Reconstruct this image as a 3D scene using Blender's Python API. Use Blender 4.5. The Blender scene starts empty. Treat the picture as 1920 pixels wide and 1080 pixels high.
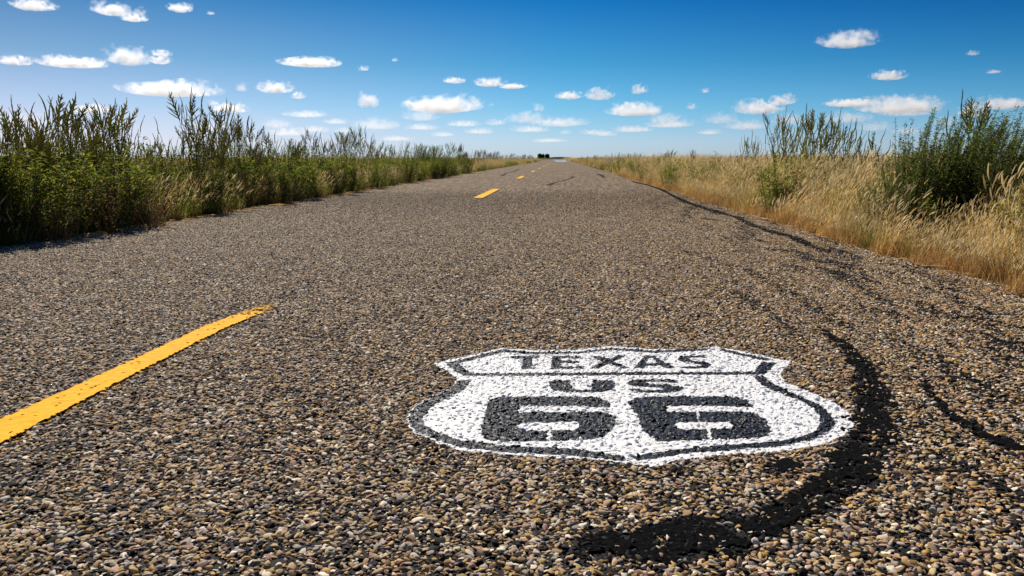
import bpy, bmesh, math, random
import numpy as np
from mathutils import Vector, Matrix, Euler

S = bpy.context.scene
COL = S.collection
rnd = random.Random(66)
rng = np.random.default_rng(66)

# ------------------------------------------------------------------ camera, sky, sun, exposure
FPX, HCAM = 1530.0, 0.60            # focal length in photo pixels (1920 wide), eye height in metres
PITCH = math.atan(243 / FPX)
YAW = math.atan(90 / FPX * math.cos(PITCH))
cam_data = bpy.data.cameras.new('camera')
cam_data.sensor_width = 36.0
cam_data.lens = FPX / 1920 * 36.0
cam_data.clip_start, cam_data.clip_end = 0.05, 60000
cam = bpy.data.objects.new('camera', cam_data)
COL.objects.link(cam)
cam.location = (0, 0, HCAM)
cam.rotation_euler = (math.pi / 2 - PITCH, 0, YAW)
S.camera = cam

SUN_EL, SUN_AZ = math.radians(43), math.radians(-27)       # azimuth from the road's direction, negative = left
sun_dir = Vector((math.sin(SUN_AZ) * math.cos(SUN_EL), math.cos(SUN_AZ) * math.cos(SUN_EL), math.sin(SUN_EL)))
W = bpy.data.worlds.new('World')
S.world = W
W.use_nodes = True
wn, wl = W.node_tree.nodes, W.node_tree.links
bg = wn['Background']
sky = wn.new('ShaderNodeTexSky')
sky.sky_type = 'NISHITA'
sky.sun_disc = False
sky.sun_elevation = SUN_EL
sky.sun_rotation = SUN_AZ
sky.altitude = 1200
sky.air_density, sky.dust_density, sky.ozone_density = 1.0, 0.6, 2.2
# the polarised air of the photograph: in view, deeper blue away from the horizon, strongest to the right of the road
tc = wn.new('ShaderNodeTexCoord')
sep = wn.new('ShaderNodeSeparateXYZ')
wl.new(tc.outputs['Generated'], sep.inputs[0])
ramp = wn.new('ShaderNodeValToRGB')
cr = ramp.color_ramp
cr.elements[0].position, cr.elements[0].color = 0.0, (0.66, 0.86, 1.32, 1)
cr.elements[1].position, cr.elements[1].color = 1.0, (0.32, 0.52, 0.76, 1)  # upper dome, out of view, is dimmed to weaken the ambient fill
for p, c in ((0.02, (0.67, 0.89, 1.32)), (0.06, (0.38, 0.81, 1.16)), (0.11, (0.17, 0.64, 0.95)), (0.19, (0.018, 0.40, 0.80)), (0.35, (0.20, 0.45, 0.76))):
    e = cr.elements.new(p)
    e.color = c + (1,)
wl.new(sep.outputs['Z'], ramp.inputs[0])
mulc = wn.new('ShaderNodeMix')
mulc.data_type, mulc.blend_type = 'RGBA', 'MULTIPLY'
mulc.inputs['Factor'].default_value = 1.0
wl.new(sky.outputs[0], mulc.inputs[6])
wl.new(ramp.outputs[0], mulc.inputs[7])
# side to side: paler towards the sun on the left, deepest at right angles to it; no difference at the horizon
mr = wn.new('ShaderNodeMapRange')
mr.inputs['From Min'].default_value, mr.inputs['From Max'].default_value = -0.6, 0.6
wl.new(sep.outputs['X'], mr.inputs['Value'])
side = wn.new('ShaderNodeValToRGB')
side.color_ramp.elements[0].position, side.color_ramp.elements[0].color = 0.0, (4.2, 1.12, 0.86, 1)
side.color_ramp.elements[1].position, side.color_ramp.elements[1].color = 1.0, (0.25, 0.62, 0.80, 1)
e = side.color_ramp.elements.new(0.5)
e.color = (1, 1, 1, 1)
wl.new(mr.outputs[0], side.inputs[0])
up = wn.new('ShaderNodeMapRange')
up.inputs['From Max'].default_value = 0.17
wl.new(sep.outputs['Z'], up.inputs['Value'])
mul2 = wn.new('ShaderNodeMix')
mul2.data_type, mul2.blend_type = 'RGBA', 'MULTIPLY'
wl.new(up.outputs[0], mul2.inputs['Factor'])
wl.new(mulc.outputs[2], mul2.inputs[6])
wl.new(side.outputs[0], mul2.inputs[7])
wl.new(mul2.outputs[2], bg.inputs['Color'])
bg.inputs['Strength'].default_value = 0.065

sl = bpy.data.lights.new('sun', 'SUN')
sl.energy, sl.angle, sl.color = 5.0, math.radians(0.53), (1.0, 0.93, 0.81)
so = bpy.data.objects.new('sun', sl)
COL.objects.link(so)
so.rotation_euler = sun_dir.to_track_quat('Z', 'Y').to_euler()

S.view_settings.view_transform = 'Standard'
S.view_settings.look = 'None'
S.view_settings.exposure = 0.25
S.view_settings.gamma = 1.0
try:
    S.cycles.max_bounces = 12
    S.cycles.diffuse_bounces = 3
    S.cycles.glossy_bounces = 2
    S.cycles.transmission_bounces = 4
    S.cycles.volume_step_rate = 0.4
    S.cycles.transparent_max_bounces = 16
    S.cycles.volume_bounces = 10
    S.cycles.use_adaptive_sampling = True
except Exception:
    pass

# ------------------------------------------------------------------ helpers
_f = np.array([-math.sin(YAW) * math.cos(PITCH), math.cos(YAW) * math.cos(PITCH), -math.sin(PITCH)])
_r = np.array([math.cos(YAW), math.sin(YAW), 0.0])
_u = np.array([-math.sin(YAW) * math.sin(PITCH), math.cos(YAW) * math.sin(PITCH), math.cos(PITCH)])


def ray(px, py):
    return _f * FPX + _r * (px - 960.0) + _u * (540.0 - py)


def ground(px, py, z=0.0):
    """the ground point seen at a photo pixel"""
    d = ray(px, py)
    t = (z - HCAM) / d[2]
    return np.array([d[0] * t, d[1] * t])


def gpts(pts, z=0.003):
    return np.array([ground(x, y, z) for x, y in pts])


def at_x(px, py, X):
    """world point on a photo pixel's ray at lateral distance X"""
    d = ray(px, py)
    t = X / d[0]
    return np.array([X, d[1] * t, HCAM + d[2] * t])


def inside(P, poly):
    x, y = P[:, 0], P[:, 1]
    r = np.zeros(len(P), bool)
    n = len(poly)
    for i in range(n):
        x0, y0 = poly[i]
        x1, y1 = poly[(i + 1) % n]
        if y0 == y1:
            continue
        c = ((y0 > y) != (y1 > y)) & (x < (x1 - x0) * (y - y0) / (y1 - y0) + x0)
        r ^= c
    return r


_ns = np.random.default_rng(5)
_nk = _ns.normal(size=(40, 2))
_nk /= np.linalg.norm(_nk, axis=1)[:, None]
_nph = _ns.uniform(0, 6.28, 40)
_nf = _ns.uniform(0.6, 1.7, 40)


def noise2(P, size, off=0):
    """smooth band-limited noise about -1..1, features about SIZE metres"""
    k = _nk * (_nf * 2 * math.pi / (size * 2))[:, None]
    sel = (np.arange(14) + off * 5) % 40
    return np.sin(P @ k[sel].T + _nph[sel]).sum(axis=1) / 3.2


def tag(o, label=None, cat=None, group=None, kind=None):
    if label:
        o['label'] = label
    if cat:
        o['category'] = cat
    if group:
        o['group'] = group
    if kind:
        o['kind'] = kind
    return o


def link(name, me, parent=None):
    o = bpy.data.objects.new(name, me)
    COL.objects.link(o)
    if parent is not None:
        o.parent = parent
    return o


def empty(name, loc, rz=0.0, sc=1.0):
    o = bpy.data.objects.new(name, None)
    COL.objects.link(o)
    o.location = loc
    o.rotation_euler = (0, 0, rz)
    o.scale = (sc, sc, sc) if not hasattr(sc, '__len__') else sc
    return o


def copy_tree(o, parent=None):
    c = o.copy()
    COL.objects.link(c)
    if parent is not None:
        c.parent = parent
    for ch in list(o.children):
        copy_tree(ch, c)
    return c


def np_mesh(name, V, F, mat, cols=None, smooth=False):
    """fast mesh from vertex array and an array of triangles or quads"""
    me = bpy.data.meshes.new(name)
    V = np.asarray(V, np.float32)
    F = np.asarray(F, np.int32)
    k = F.shape[1]
    me.vertices.add(len(V))
    me.vertices.foreach_set('co', V.ravel())
    me.loops.add(F.size)
    me.loops.foreach_set('vertex_index', F.ravel())
    me.polygons.add(len(F))
    me.polygons.foreach_set('loop_start', np.arange(len(F), dtype=np.int32) * k)
    me.polygons.foreach_set('loop_total', np.full(len(F), k, np.int32))
    if smooth:
        me.polygons.foreach_set('use_smooth', np.ones(len(F), bool))
    if cols is not None:
        a = me.attributes.new('col', 'FLOAT_COLOR', 'FACE')
        c = np.ones((len(F), 4), np.float32)
        c[:, :3] = cols
        a.data.foreach_set('color', c.ravel())
    me.materials.append(mat)
    me.update(calc_edges=True)
    me.validate()
    return me


class MB:
    """collects triangles with a colour each"""

    def __init__(s):
        s.v, s.f, s.c = [], [], []

    def tri(s, pts, col):
        n = len(s.v)
        s.v += [tuple(p) for p in pts]
        for i in range(1, len(pts) - 1):
            s.f.append((n, n + i, n + i + 1))
            s.c.append(col)

    def tube(s, path, radii, sides, col, cap=True):
        n0 = len(s.v)
        m = len(path)
        for i, p in enumerate(path):
            p = Vector(p)
            d = (Vector(path[min(i + 1, m - 1)]) - Vector(path[max(i - 1, 0)]))
            d = d.normalized() if d.length > 1e-9 else Vector((0, 0, 1))
            a = d.cross(Vector((0.31, 0.9, 0.12))).normalized()
            b = d.cross(a)
            for k in range(sides):
                t = 2 * math.pi * k / sides
                s.v.append(tuple(p + (a * math.cos(t) + b * math.sin(t)) * radii[i]))
        for i in range(m - 1):
            for k in range(sides):
                a0 = n0 + i * sides + k
                a1 = n0 + i * sides + (k + 1) % sides
                s.f += [(a0, a1, a1 + sides), (a0, a1 + sides, a0 + sides)]
                s.c += [col, col]

    def leaf(s, base, d, length, width, col, droop=0.25, r=rnd):
        d = Vector(d).normalized()
        side = d.cross(Vector((r.uniform(-.4, .4), r.uniform(-.4, .4), 1))).normalized()
        nrm = side.cross(d)
        b = Vector(base)
        m = b + d * length * 0.45 + nrm * (-width * 0.12)
        tip = b + d * length + Vector((0, 0, -droop * length))
        l_, r_ = m + side * width * .5 + nrm * width * .25, m - side * width * .5 + nrm * width * .25
        n = len(s.v)
        s.v += [tuple(b), tuple(l_), tuple(m), tuple(r_), tuple(tip)]
        s.f += [(n, n + 1, n + 2), (n, n + 2, n + 3), (n + 2, n + 1, n + 4), (n + 3, n + 2, n + 4)]
        s.c += [col] * 4

    def blade(s, base, d, length, width, bend, col, tipcol=None, seg=3, r=rnd):
        """a grass blade: a tapering bent ribbon; returns the tip and its direction"""
        p = Vector(base)
        d = Vector(d).normalized()
        side = d.cross(Vector((r.uniform(-1, 1), r.uniform(-1, 1), 0.1)))
        side = side.normalized()
        n = len(s.v)
        st = length / seg
        for i in range(seg + 1):
            w = width * (1 - (i / seg) ** 1.5 * 0.9) * .5
            s.v += [tuple(p + side * w), tuple(p - side * w)]
            if i < seg:
                a = n + i * 2
                c = col if (tipcol is None or i < seg - 1) else tipcol
                s.f += [(a, a + 1, a + 3), (a, a + 3, a + 2)]
                s.c += [c, c]
                p = p + d * st
                d = (d + Vector(bend) * (1.0 / seg)).normalized()
        return p, d

    def mesh(s, name, mat, smooth=False):
        return np_mesh(name, np.array(s.v), np.array(s.f), mat, np.array(s.c), smooth)


# ------------------------------------------------------------------ materials
def new_mat(name):
    m = bpy.data.materials.new(name)
    m.use_nodes = True
    nt = m.node_tree
    return m, nt.nodes, nt.links, nt.nodes['Principled BSDF']


def plant_mat(name, translucent=0.4, rough=0.6, var=0.35, spec=0.25):
    """leaf material: the colour of each blade or leaf is its own; part of the light passes through"""
    m, n, l, p = new_mat(name)
    at = n.new('ShaderNodeAttribute')
    at.attribute_name = 'col'
    oi = n.new('ShaderNodeObjectInfo')
    hsv = n.new('ShaderNodeHueSaturation')
    m1 = n.new('ShaderNodeMapRange')
    m1.inputs['To Min'].default_value, m1.inputs['To Max'].default_value = 1 - var, 1 + var
    l.new(oi.outputs['Random'], m1.inputs['Value'])
    l.new(m1.outputs[0], hsv.inputs['Value'])
    l.new(at.outputs['Color'], hsv.inputs['Color'])
    l.new(hsv.outputs[0], p.inputs['Base Color'])
    p.inputs['Roughness'].default_value = rough
    p.inputs['Specular IOR Level'].default_value = spec
    tr = n.new('ShaderNodeBsdfTranslucent')
    l.new(hsv.outputs[0], tr.inputs['Color'])
    mx = n.new('ShaderNodeMixShader')
    mx.inputs[0].default_value = translucent
    l.new(p.outputs[0], mx.inputs[1])
    l.new(tr.outputs[0], mx.inputs[2])
    l.new(mx.outputs[0], n['Material Output'].inputs['Surface'])
    return m


M_leaf = plant_mat('leaf', 0.6, 0.75, .45, .08)
M_stem = plant_mat('stem', 0.05, 0.6)
M_spike = plant_mat('seed_spike', 0.42, 0.8, .35, .08)
M_grass = plant_mat('grass', 0.58, 0.55, 0.25)


def stone_mat():
    m, n, l, p = new_mat('chip_seal_stone')
    at = n.new('ShaderNodeAttribute')
    at.attribute_type = 'INSTANCER'
    at.attribute_name = 'tint'
    g = n.new('ShaderNodeNewGeometry')
    nz = n.new('ShaderNodeTexNoise')
    nz.inputs['Scale'].default_value = 420
    nz.inputs['Detail'].default_value = 3
    l.new(g.outputs['Position'], nz.inputs['Vector'])
    mr = n.new('ShaderNodeMapRange')
    mr.inputs['To Min'].default_value, mr.inputs['To Max'].default_value = 0.6, 1.4
    l.new(nz.outputs[0], mr.inputs['Value'])
    mx = n.new('ShaderNodeMix')
    mx.data_type, mx.blend_type = 'RGBA', 'MULTIPLY'
    mx.inputs['Factor'].default_value = 1
    l.new(at.outputs['Color'], mx.inputs[6])
    l.new(mr.outputs[0], mx.inputs[7])
    l.new(mx.outputs[2], p.inputs['Base Color'])
    p.inputs['Roughness'].default_value = 0.7
    p.inputs['Specular IOR Level'].default_value = 0.10
    b = n.new('ShaderNodeBump')
    b.inputs['Strength'].default_value = 0.35
    b.inputs['Distance'].default_value = 0.001
    l.new(nz.outputs[0], b.inputs['Height'])
    l.new(b.outputs[0], p.inputs['Normal'])
    return m


def rough_mat(name, c1, c2, scale, rough=0.7, spec=0.3, bump=0.3, dist=0.002, detail=5):
    m, n, l, p = new_mat(name)
    g = n.new('ShaderNodeNewGeometry')
    nz = n.new('ShaderNodeTexNoise')
    nz.inputs['Scale'].default_value = scale
    nz.inputs['Detail'].default_value = detail
    l.new(g.outputs['Position'], nz.inputs['Vector'])
    r = n.new('ShaderNodeValToRGB')
    r.color_ramp.elements[0].position, r.color_ramp.elements[0].color = 0.35, c1 + (1,)
    r.color_ramp.elements[1].position, r.color_ramp.elements[1].color = 0.65, c2 + (1,)
    l.new(nz.outputs[0], r.inputs[0])
    l.new(r.outputs[0], p.inputs['Base Color'])
    p.inputs['Roughness'].default_value = rough
    p.inputs['Specular IOR Level'].default_value = spec
    b = n.new('ShaderNodeBump')
    b.inputs['Strength'].default_value = bump
    b.inputs['Distance'].default_value = dist
    l.new(nz.outputs[0], b.inputs['Height'])
    l.new(b.outputs[0], p.inputs['Normal'])
    return m


STONES = [((.48, .33, .17), .25), ((.52, .32, .10), .12), ((.44, .28, .20), .10), ((.40, .35, .30), .12), ((.74, .64, .48), .13),
          ((.22, .14, .07), .10), ((.016, .016, .018), .21)]


def road_mat():
    """chip seal: every cell a stone of its own colour set in black binder"""
    m, n, l, p = new_mat('chip_seal_road')
    g = n.new('ShaderNodeNewGeometry')
    v = n.new('ShaderNodeTexVoronoi')
    v.inputs['Scale'].default_value = 82
    v.voronoi_dimensions = '2D'
    l.new(g.outputs['Position'], v.inputs['Vector'])
    sp = n.new('ShaderNodeSeparateColor')
    l.new(v.outputs['Color'], sp.inputs[0])
    r = n.new('ShaderNodeValToRGB')
    r.color_ramp.interpolation = 'CONSTANT'
    pos = 0
    els = r.color_ramp.elements
    for i, (c, w) in enumerate(STONES):
        if i < 2:
            e = els[i]
            e.position = pos
        else:
            e = els.new(pos)
        e.color = c + (1,)
        pos += w
    l.new(sp.outputs[0], r.inputs[0])
    # coarser clumps of pale and dark chippings
    nz = n.new('ShaderNodeTexNoise')
    nz.inputs['Scale'].default_value = 26
    nz.inputs['Detail'].default_value = 4
    nz.inputs['Roughness'].default_value = 0.7
    l.new(g.outputs['Position'], nz.inputs['Vector'])
    m1 = n.new('ShaderNodeMapRange')
    m1.inputs['From Min'].default_value, m1.inputs['From Max'].default_value = 0.32, 0.68
    m1.inputs['To Min'].default_value, m1.inputs['To Max'].default_value = 0.08, 0.80
    l.new(nz.outputs[0], m1.inputs['Value'])
    # broad wear, drawn out along the road
    mp = n.new('ShaderNodeMapping')
    mp.inputs['Scale'].default_value = (1.6, 0.22, 1)
    l.new(g.outputs['Position'], mp.inputs['Vector'])
    n2 = n.new('ShaderNodeTexNoise')
    n2.inputs['Scale'].default_value = 1.0
    n2.inputs['Detail'].default_value = 4
    l.new(mp.outputs[0], n2.inputs['Vector'])
    m2 = n.new('ShaderNodeMapRange')
    m2.inputs['To Min'].default_value, m2.inputs['To Max'].default_value = 0.62, 1.30
    l.new(n2.outputs[0], m2.inputs['Value'])
    mp3 = n.new('ShaderNodeMapping')
    mp3.inputs['Scale'].default_value = (12, .75, 1)
    l.new(g.outputs['Position'], mp3.inputs['Vector'])
    n3 = n.new('ShaderNodeTexNoise')
    n3.inputs['Scale'].default_value = 1.0
    n3.inputs['Detail'].default_value = 4
    n3.inputs['Roughness'].default_value = .8
    l.new(mp3.outputs[0], n3.inputs['Vector'])
    m3 = n.new('ShaderNodeMapRange')
    m3.inputs['From Min'].default_value, m3.inputs['From Max'].default_value = 0.3, 0.7
    m3.inputs['To Min'].default_value, m3.inputs['To Max'].default_value = 0.2, 1.8
    l.new(n3.outputs[0], m3.inputs['Value'])
    m13 = n.new('ShaderNodeMath')
    m13.operation = 'MULTIPLY'
    l.new(m1.outputs[0], m13.inputs[0])
    l.new(m3.outputs[0], m13.inputs[1])
    mm = n.new('ShaderNodeMath')
    mm.operation = 'MULTIPLY'
    l.new(m13.outputs[0], mm.inputs[0])
    l.new(m2.outputs[0], mm.inputs[1])
    mx = n.new('ShaderNodeMix')
    mx.data_type, mx.blend_type = 'RGBA', 'MULTIPLY'
    mx.inputs['Factor'].default_value = 1
    l.new(r.outputs[0], mx.inputs[6])
    l.new(mm.outputs[0], mx.inputs[7])
    l.new(mx.outputs[2], p.inputs['Base Color'])
    p.inputs['Roughness'].default_value = 0.8
    p.inputs['Specular IOR Level'].default_value = 0.08
    mb = n.new('ShaderNodeMath')
    mb.operation = 'SUBTRACT'
    l.new(nz.outputs[0], mb.inputs[0])
    l.new(v.outputs['Distance'], mb.inputs[1])
    b = n.new('ShaderNodeBump')
    b.inputs['Strength'].default_value = 0.8
    b.inputs['Distance'].default_value = 0.006
    l.new(mb.outputs[0], b.inputs['Height'])
    l.new(b.outputs[0], p.inputs['Normal'])
    return m


M_stone = stone_mat()
M_road = road_mat()
M_binder = rough_mat('black_binder', (.008, .008, .009), (.022, .019, .017), 240, 0.7, 0.1, 0.8, 0.003)
M_tar = rough_mat('black_tar', (.003, .003, .0033), (.008, .008, .009), 160, 0.9, 0.02, 1.0, 0.005)
M_white = rough_mat('white_road_paint', (.72, .73, .75), (.83, .83, .82), 300, 0.55, 0.3, 0.4, 0.0015)
M_black = rough_mat('black_road_paint', (.005, .008, .013), (.011, .015, .023), 300, 0.45, 0.22, 0.4, 0.0015)
M_yellow = rough_mat('yellow_road_paint', (.76, .37, .006), (.86, .47, .012), 60, 0.75, 0.08, 0.5, 0.002, 8)
M_dirt = rough_mat('dry_soil', (.10, .065, .035), (.22, .15, .085), 9, 0.9, 0.1, 0.6, 0.02)

# ------------------------------------------------------------------ ground and road
L_EDGE, R_EDGE = -3.72, 2.05
gm = np_mesh('ground', [(-9000, -60, -.03), (9000, -60, -.03), (9000, 14000, -.03), (-9000, 14000, -.03)], [(0, 1, 2, 3)], M_dirt)
tag(link('ground', gm), kind='structure')


def strip(name, ys, left, right, z, mat):
    V, F = [], []
    for i, y in enumerate(ys):
        V += [(left(y), y, z), (right(y), y, z)]
        if i:
            a = 2 * i - 2
            F.append((a, a + 1, a + 3, a + 2))
    return np_mesh(name, V, F, mat)


ys = list(np.arange(-4, 40, .06)) + list(np.arange(40, 160, 1.0)) + [200, 400, 900, 2500]
jl = lambda y: L_EDGE - .16 + .05 * math.sin(y * 1.3) + .04 * math.sin(y * 4.1) + .02 * math.sin(y * 17)
jr = lambda y: R_EDGE + .12 + .05 * math.sin(y * 1.7 + 1) + .04 * math.sin(y * 4.7) + .02 * math.sin(y * 19)
NEAR_END, STONE_END = 7.5, 18.0
ys_n = [y for y in ys if y < NEAR_END - .001] + [NEAR_END]
ys_f = [NEAR_END] + [y for y in ys if y > NEAR_END + .001]
road = tag(link('road', strip('road', ys_f, jl, jr, 0.0, M_road)), kind='structure')
rb = tag(link('road_binder', strip('road_binder', ys_n, jl, jr, 0.0, M_binder)), kind='structure')

# ------------------------------------------------------------------ painted route shield, traced as ground coordinates
SH_OUT = [(811, 682), (875, 668), (941, 652), (1005, 657), (1075, 656), (1147, 649), (1232, 655), (1285, 655), (1343, 650), (1410, 662), (1483, 679), (1472, 690),
          (1462, 702), (1473, 717), (1521, 736), (1564, 755), (1593, 774), (1603, 796), (1588, 813), (1545, 832), (1473, 845), (1353, 853), (1268, 862), (1239, 872),
          (1218, 875), (1191, 869), (1168, 867), (1125, 862), (1029, 857), (933, 851), (860, 844), (812, 827), (779, 811), (764, 796), (762, 782), (776, 762), (812, 743),
          (848, 726), (858, 709), (836, 694)]
BORDER = [
    [(836, 681), (940, 655), (1000, 660), (1080, 659), (1147, 652), (1232, 657.5), (1332, 652), (1332, 656.5), (1232, 662), (1147, 656.5), (1080, 663.5), (1000, 664.5), (945, 661), (858, 682)],
    [(1349, 652.5), (1456, 676), (1430, 676), (1350, 657.5)],
    [(833, 682), (858, 682), (886, 700), (868, 704.5)],
    [(1427, 679.5), (1458, 679), (1434, 702), (1413, 700)],
    [(866, 699.5), (1425, 697), (1425, 702.5), (866, 705)],
    [(858, 713), (846, 728), (811, 744), (777, 763), (765, 784), (767, 796), (779, 808), (820, 826), (865, 839), (933, 847), (1029, 853), (1101, 857), (1168, 865), (1171, 861),
     (1161, 854), (1101, 844), (1029, 839), (933, 834), (856, 823), (817, 809), (795, 796), (794, 784), (805, 767), (832, 750), (870, 731), (885, 711)],
    [(1432, 705), (1447, 719), (1497, 741), (1536, 758), (1560, 777), (1566, 794), (1555, 811), (1516, 827), (1461, 837), (1377, 844), (1280, 851), (1232, 859), (1194, 864), (1182, 857),
     (1220, 849), (1280, 841), (1377, 833), (1449, 827), (1497, 820), (1528, 808), (1538, 794), (1536, 779), (1514, 758), (1473, 741), (1430, 724), (1413, 706)]]
SIX_A = [(911, 766), (919, 750), (935, 744), (1000, 743), (1115, 744), (1135, 750), (1147, 758), (1143, 764), (1080, 761.5), (976, 762), (972, 773), (1100, 772), (1130, 772.5), (1150, 779),
         (1155, 790), (1150, 806), (1130, 820), (1100, 825), (1025, 827), (940, 829), (910, 824), (902, 815), (905, 795)]
SIX_A_HOLE = [[(970, 798), (980, 793), (1083, 791), (1085, 800), (1078, 806), (977, 808)], [(1027, 806), (1032, 806), (1034, 829), (1025, 829)]]
SIX_B = [(1176, 755), (1191, 745.5), (1220, 743), (1365, 743), (1401, 749), (1414, 761), (1410, 764), (1353, 761), (1251, 761), (1251, 772), (1377, 771), (1413, 773), (1434, 786.5),
         (1448, 808), (1432, 820), (1401, 823), (1338, 824.5), (1232, 828), (1218, 818), (1201, 803), (1198, 786), (1186, 768)]
SIX_B_HOLE = [[(1262, 797), (1269, 792.5), (1366, 791.5), (1375, 798.5), (1371, 803), (1277, 805)], [(1325, 803), (1331, 803), (1335, 826), (1328, 826)], [(1306, 771), (1310, 771), (1312, 792), (1308, 792)]]
LET_U = [(1031, 713), (1069, 713), (1074, 728), (1080, 731), (1108, 730), (1111, 713), (1147, 713), (1154, 722), (1149, 731), (1122, 736), (1060, 736), (1036, 731), (1030, 722)]
LET_S = [(1172, 719), (1185, 712), (1255, 711), (1273, 716), (1271, 718.5), (1235, 716), (1208, 717), (1216, 720), (1250, 720.5), (1280, 726), (1284, 729), (1275, 734), (1250, 736.5), (1200, 736.5),
         (1176, 731), (1180, 728), (1215, 731.5), (1243, 730.5), (1240, 727), (1190, 725)]
TX_T = [(957, 667.5), (1012, 666.5), (1012, 672), (999, 672), (997, 691.5), (978, 691.5), (981, 672.5), (957, 673)]
TX_E = [(1036, 667.5), (1089, 667), (1089, 672), (1053, 672), (1053, 677), (1086, 676.5), (1086, 681), (1052, 681.5), (1052, 687), (1097, 686.5), (1097, 691.5), (1032, 692)]
TX_X = [(1104, 667.5), (1122, 667), (1141, 674), (1156, 667), (1174, 667), (1151, 678), (1183, 690.5), (1164, 691), (1140, 682.5), (1123, 691), (1104, 691), (1130, 678)]
TX_A = [(1209, 667), (1227, 666.5), (1268, 690), (1248, 690.5), (1238, 685.5), (1213, 686), (1207, 690.5), (1187, 691)]
TX_A_HOLE = [[(1217, 671.5), (1221, 671.5), (1234, 680.5), (1211, 681)]]
TX_S = [(1270, 674), (1277, 668), (1300, 666), (1322, 667), (1322, 671), (1300, 670), (1290, 673), (1300, 676), (1325, 679), (1336, 684), (1328, 689.5), (1305, 691.5), (1281, 690), (1281, 686),
        (1303, 687.5), (1316, 685), (1308, 682), (1283, 679.5)]
SH = gpts(SH_OUT)


def in_any(P, polys, holes=()):
    r = np.zeros(len(P), bool)
    for q in polys:
        r |= inside(P, gpts(q))
    for q in holes:
        r &= ~inside(P, gpts(q))
    return r


def shield_class(P):
    """-1 bare road, 0 white, 1 border, 2 TEXAS, 3 US, 4 and 5 the two numerals"""
    Q = P + np.stack([noise2(P, .02, 1), noise2(P, .02, 2)], 1) * .0016
    c = np.where(inside(Q, SH), 0, -1)
    c[in_any(Q, BORDER)] = 1
    c[in_any(Q, [TX_T, TX_E, TX_X, TX_A, TX_S], TX_A_HOLE)] = 2
    c[in_any(Q, [LET_U, LET_S])] = 3
    c[in_any(Q, [SIX_A], SIX_A_HOLE)] = 4
    c[in_any(Q, [SIX_B], SIX_B_HOLE)] = 5
    return c


# ------------------------------------------------------------------ tar, yellow line: ground outlines
TAR_CURVE = [(1542, 614), (1597, 646), (1639, 683), (1667, 735), (1677, 790), (1666, 852), (1637, 900), (1527, 972), (1431, 1022), (1335, 1050), (1240, 1056), (1144, 1046), (1072, 1032), (1086, 1012),
             (1206, 990), (1268, 974), (1412, 962), (1489, 921), (1541, 890), (1565, 842), (1594, 800), (1606, 754), (1596, 690), (1570, 645), (1538, 622)]
TAR_STREAK = [(1715, 697), (1746, 722), (1768, 752), (1802, 781), (1862, 815), (1925, 836), (1925, 848), (1850, 826), (1795, 794), (1752, 758), (1734, 730)]
TAR_BLOB = [(1452, 862), (1480, 860), (1502, 872), (1490, 884), (1462, 886), (1446, 875)]
SEAM = [(1184, 340), (1215, 347), (1242, 356), (1262, 367), (1292, 381), (1344, 397), (1382, 408), (1417, 425), (1455, 436), (1490, 446), (1519, 460), (1557, 473)]
STREAKS = [[(1280, 468), (1330, 486), (1400, 505), (1470, 541), (1530, 580), (1600, 618)], [(1700, 560), (1770, 590), (1850, 612), (1930, 650)], [(1610, 735), (1680, 752), (1735, 756)],
           [(1690, 640), (1780, 690), (1880, 745), (1940, 770)], [(1380, 545), (1450, 590), (1500, 640)], [(1730, 850), (1800, 880), (1900, 935), (1960, 960)]]


def band(pts, w):
    """the outline of a band W metres wide along ground points"""
    g = gpts(pts)
    t = np.linspace(0, len(g) - 1, 6 * len(g))
    c = np.stack([np.interp(t, np.arange(len(g)), g[:, k]) for k in (0, 1)], 1)
    d = np.gradient(c, axis=0)
    d /= np.linalg.norm(d, axis=1)[:, None]
    nr = np.stack([d[:, 1], -d[:, 0]], 1)
    ww = w * (1 + .35 * np.sin(t * 2.9) * np.sin(t * 1.3 + 1))[:, None] / 2
    ww[0] = ww[-1] = w * .1
    return np.concatenate([c + nr * ww, (c - nr * ww)[::-1]])


g_tar = [gpts(TAR_CURVE), gpts(TAR_STREAK), gpts(TAR_BLOB), band(SEAM, .085)]
g_faint = [band(q, .05) for q in STREAKS]
YL = gpts([(-420, 985), (0, 790), (196, 702), (383, 614), (440, 592), (478, 575), (512, 570), (517, 574), (488, 590), (417, 620), (216, 723), (0, 836), (-420, 1060)])
YW = 0.13                              # width of a centre-line dash
# true centre line, from the far dashes
CX = -1.24


def patchy(P):
    return noise2(P, .035, 4) + .7 * noise2(P, .13, 2) > -1.0


def sheet(poly, cell, z0, amp, nsize, mat, name, ragged, seed=0, fade=None):
    """a thin uneven skin over an outline on the ground, its edge broken up"""
    lo, hi = poly.min(0) - cell, poly.max(0) + cell
    nx, ny = int((hi[0] - lo[0]) / cell) + 1, int((hi[1] - lo[1]) / cell) + 1
    X, Y = np.meshgrid(np.linspace(lo[0], hi[0], nx + 1), np.linspace(lo[1], hi[1], ny + 1))
    P = np.stack([X.ravel(), Y.ravel()], 1)
    Q = P + np.stack([noise2(P, ragged * 3, seed + 1), noise2(P, ragged * 3, seed + 2)], 1) * ragged
    ins = inside(Q, poly)
    if fade is not None:
        ins &= fade(P)
    ids = np.arange((nx + 1) * (ny + 1)).reshape(ny + 1, nx + 1)
    F = np.stack([ids[:-1, :-1].ravel(), ids[:-1, 1:].ravel(), ids[1:, 1:].ravel(), ids[1:, :-1].ravel()], 1)
    F = F[ins[F].sum(1) >= 3]
    z = z0 + amp * (noise2(P, nsize, seed + 3) * .6 + noise2(P, nsize * .4, seed + 4) * .4)
    used, inv = np.unique(F.ravel(), return_inverse=True)
    V = np.concatenate([P[used], z[used][:, None]], 1)
    return np_mesh(name, V, inv.reshape(-1, 4), mat, None, True)


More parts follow.
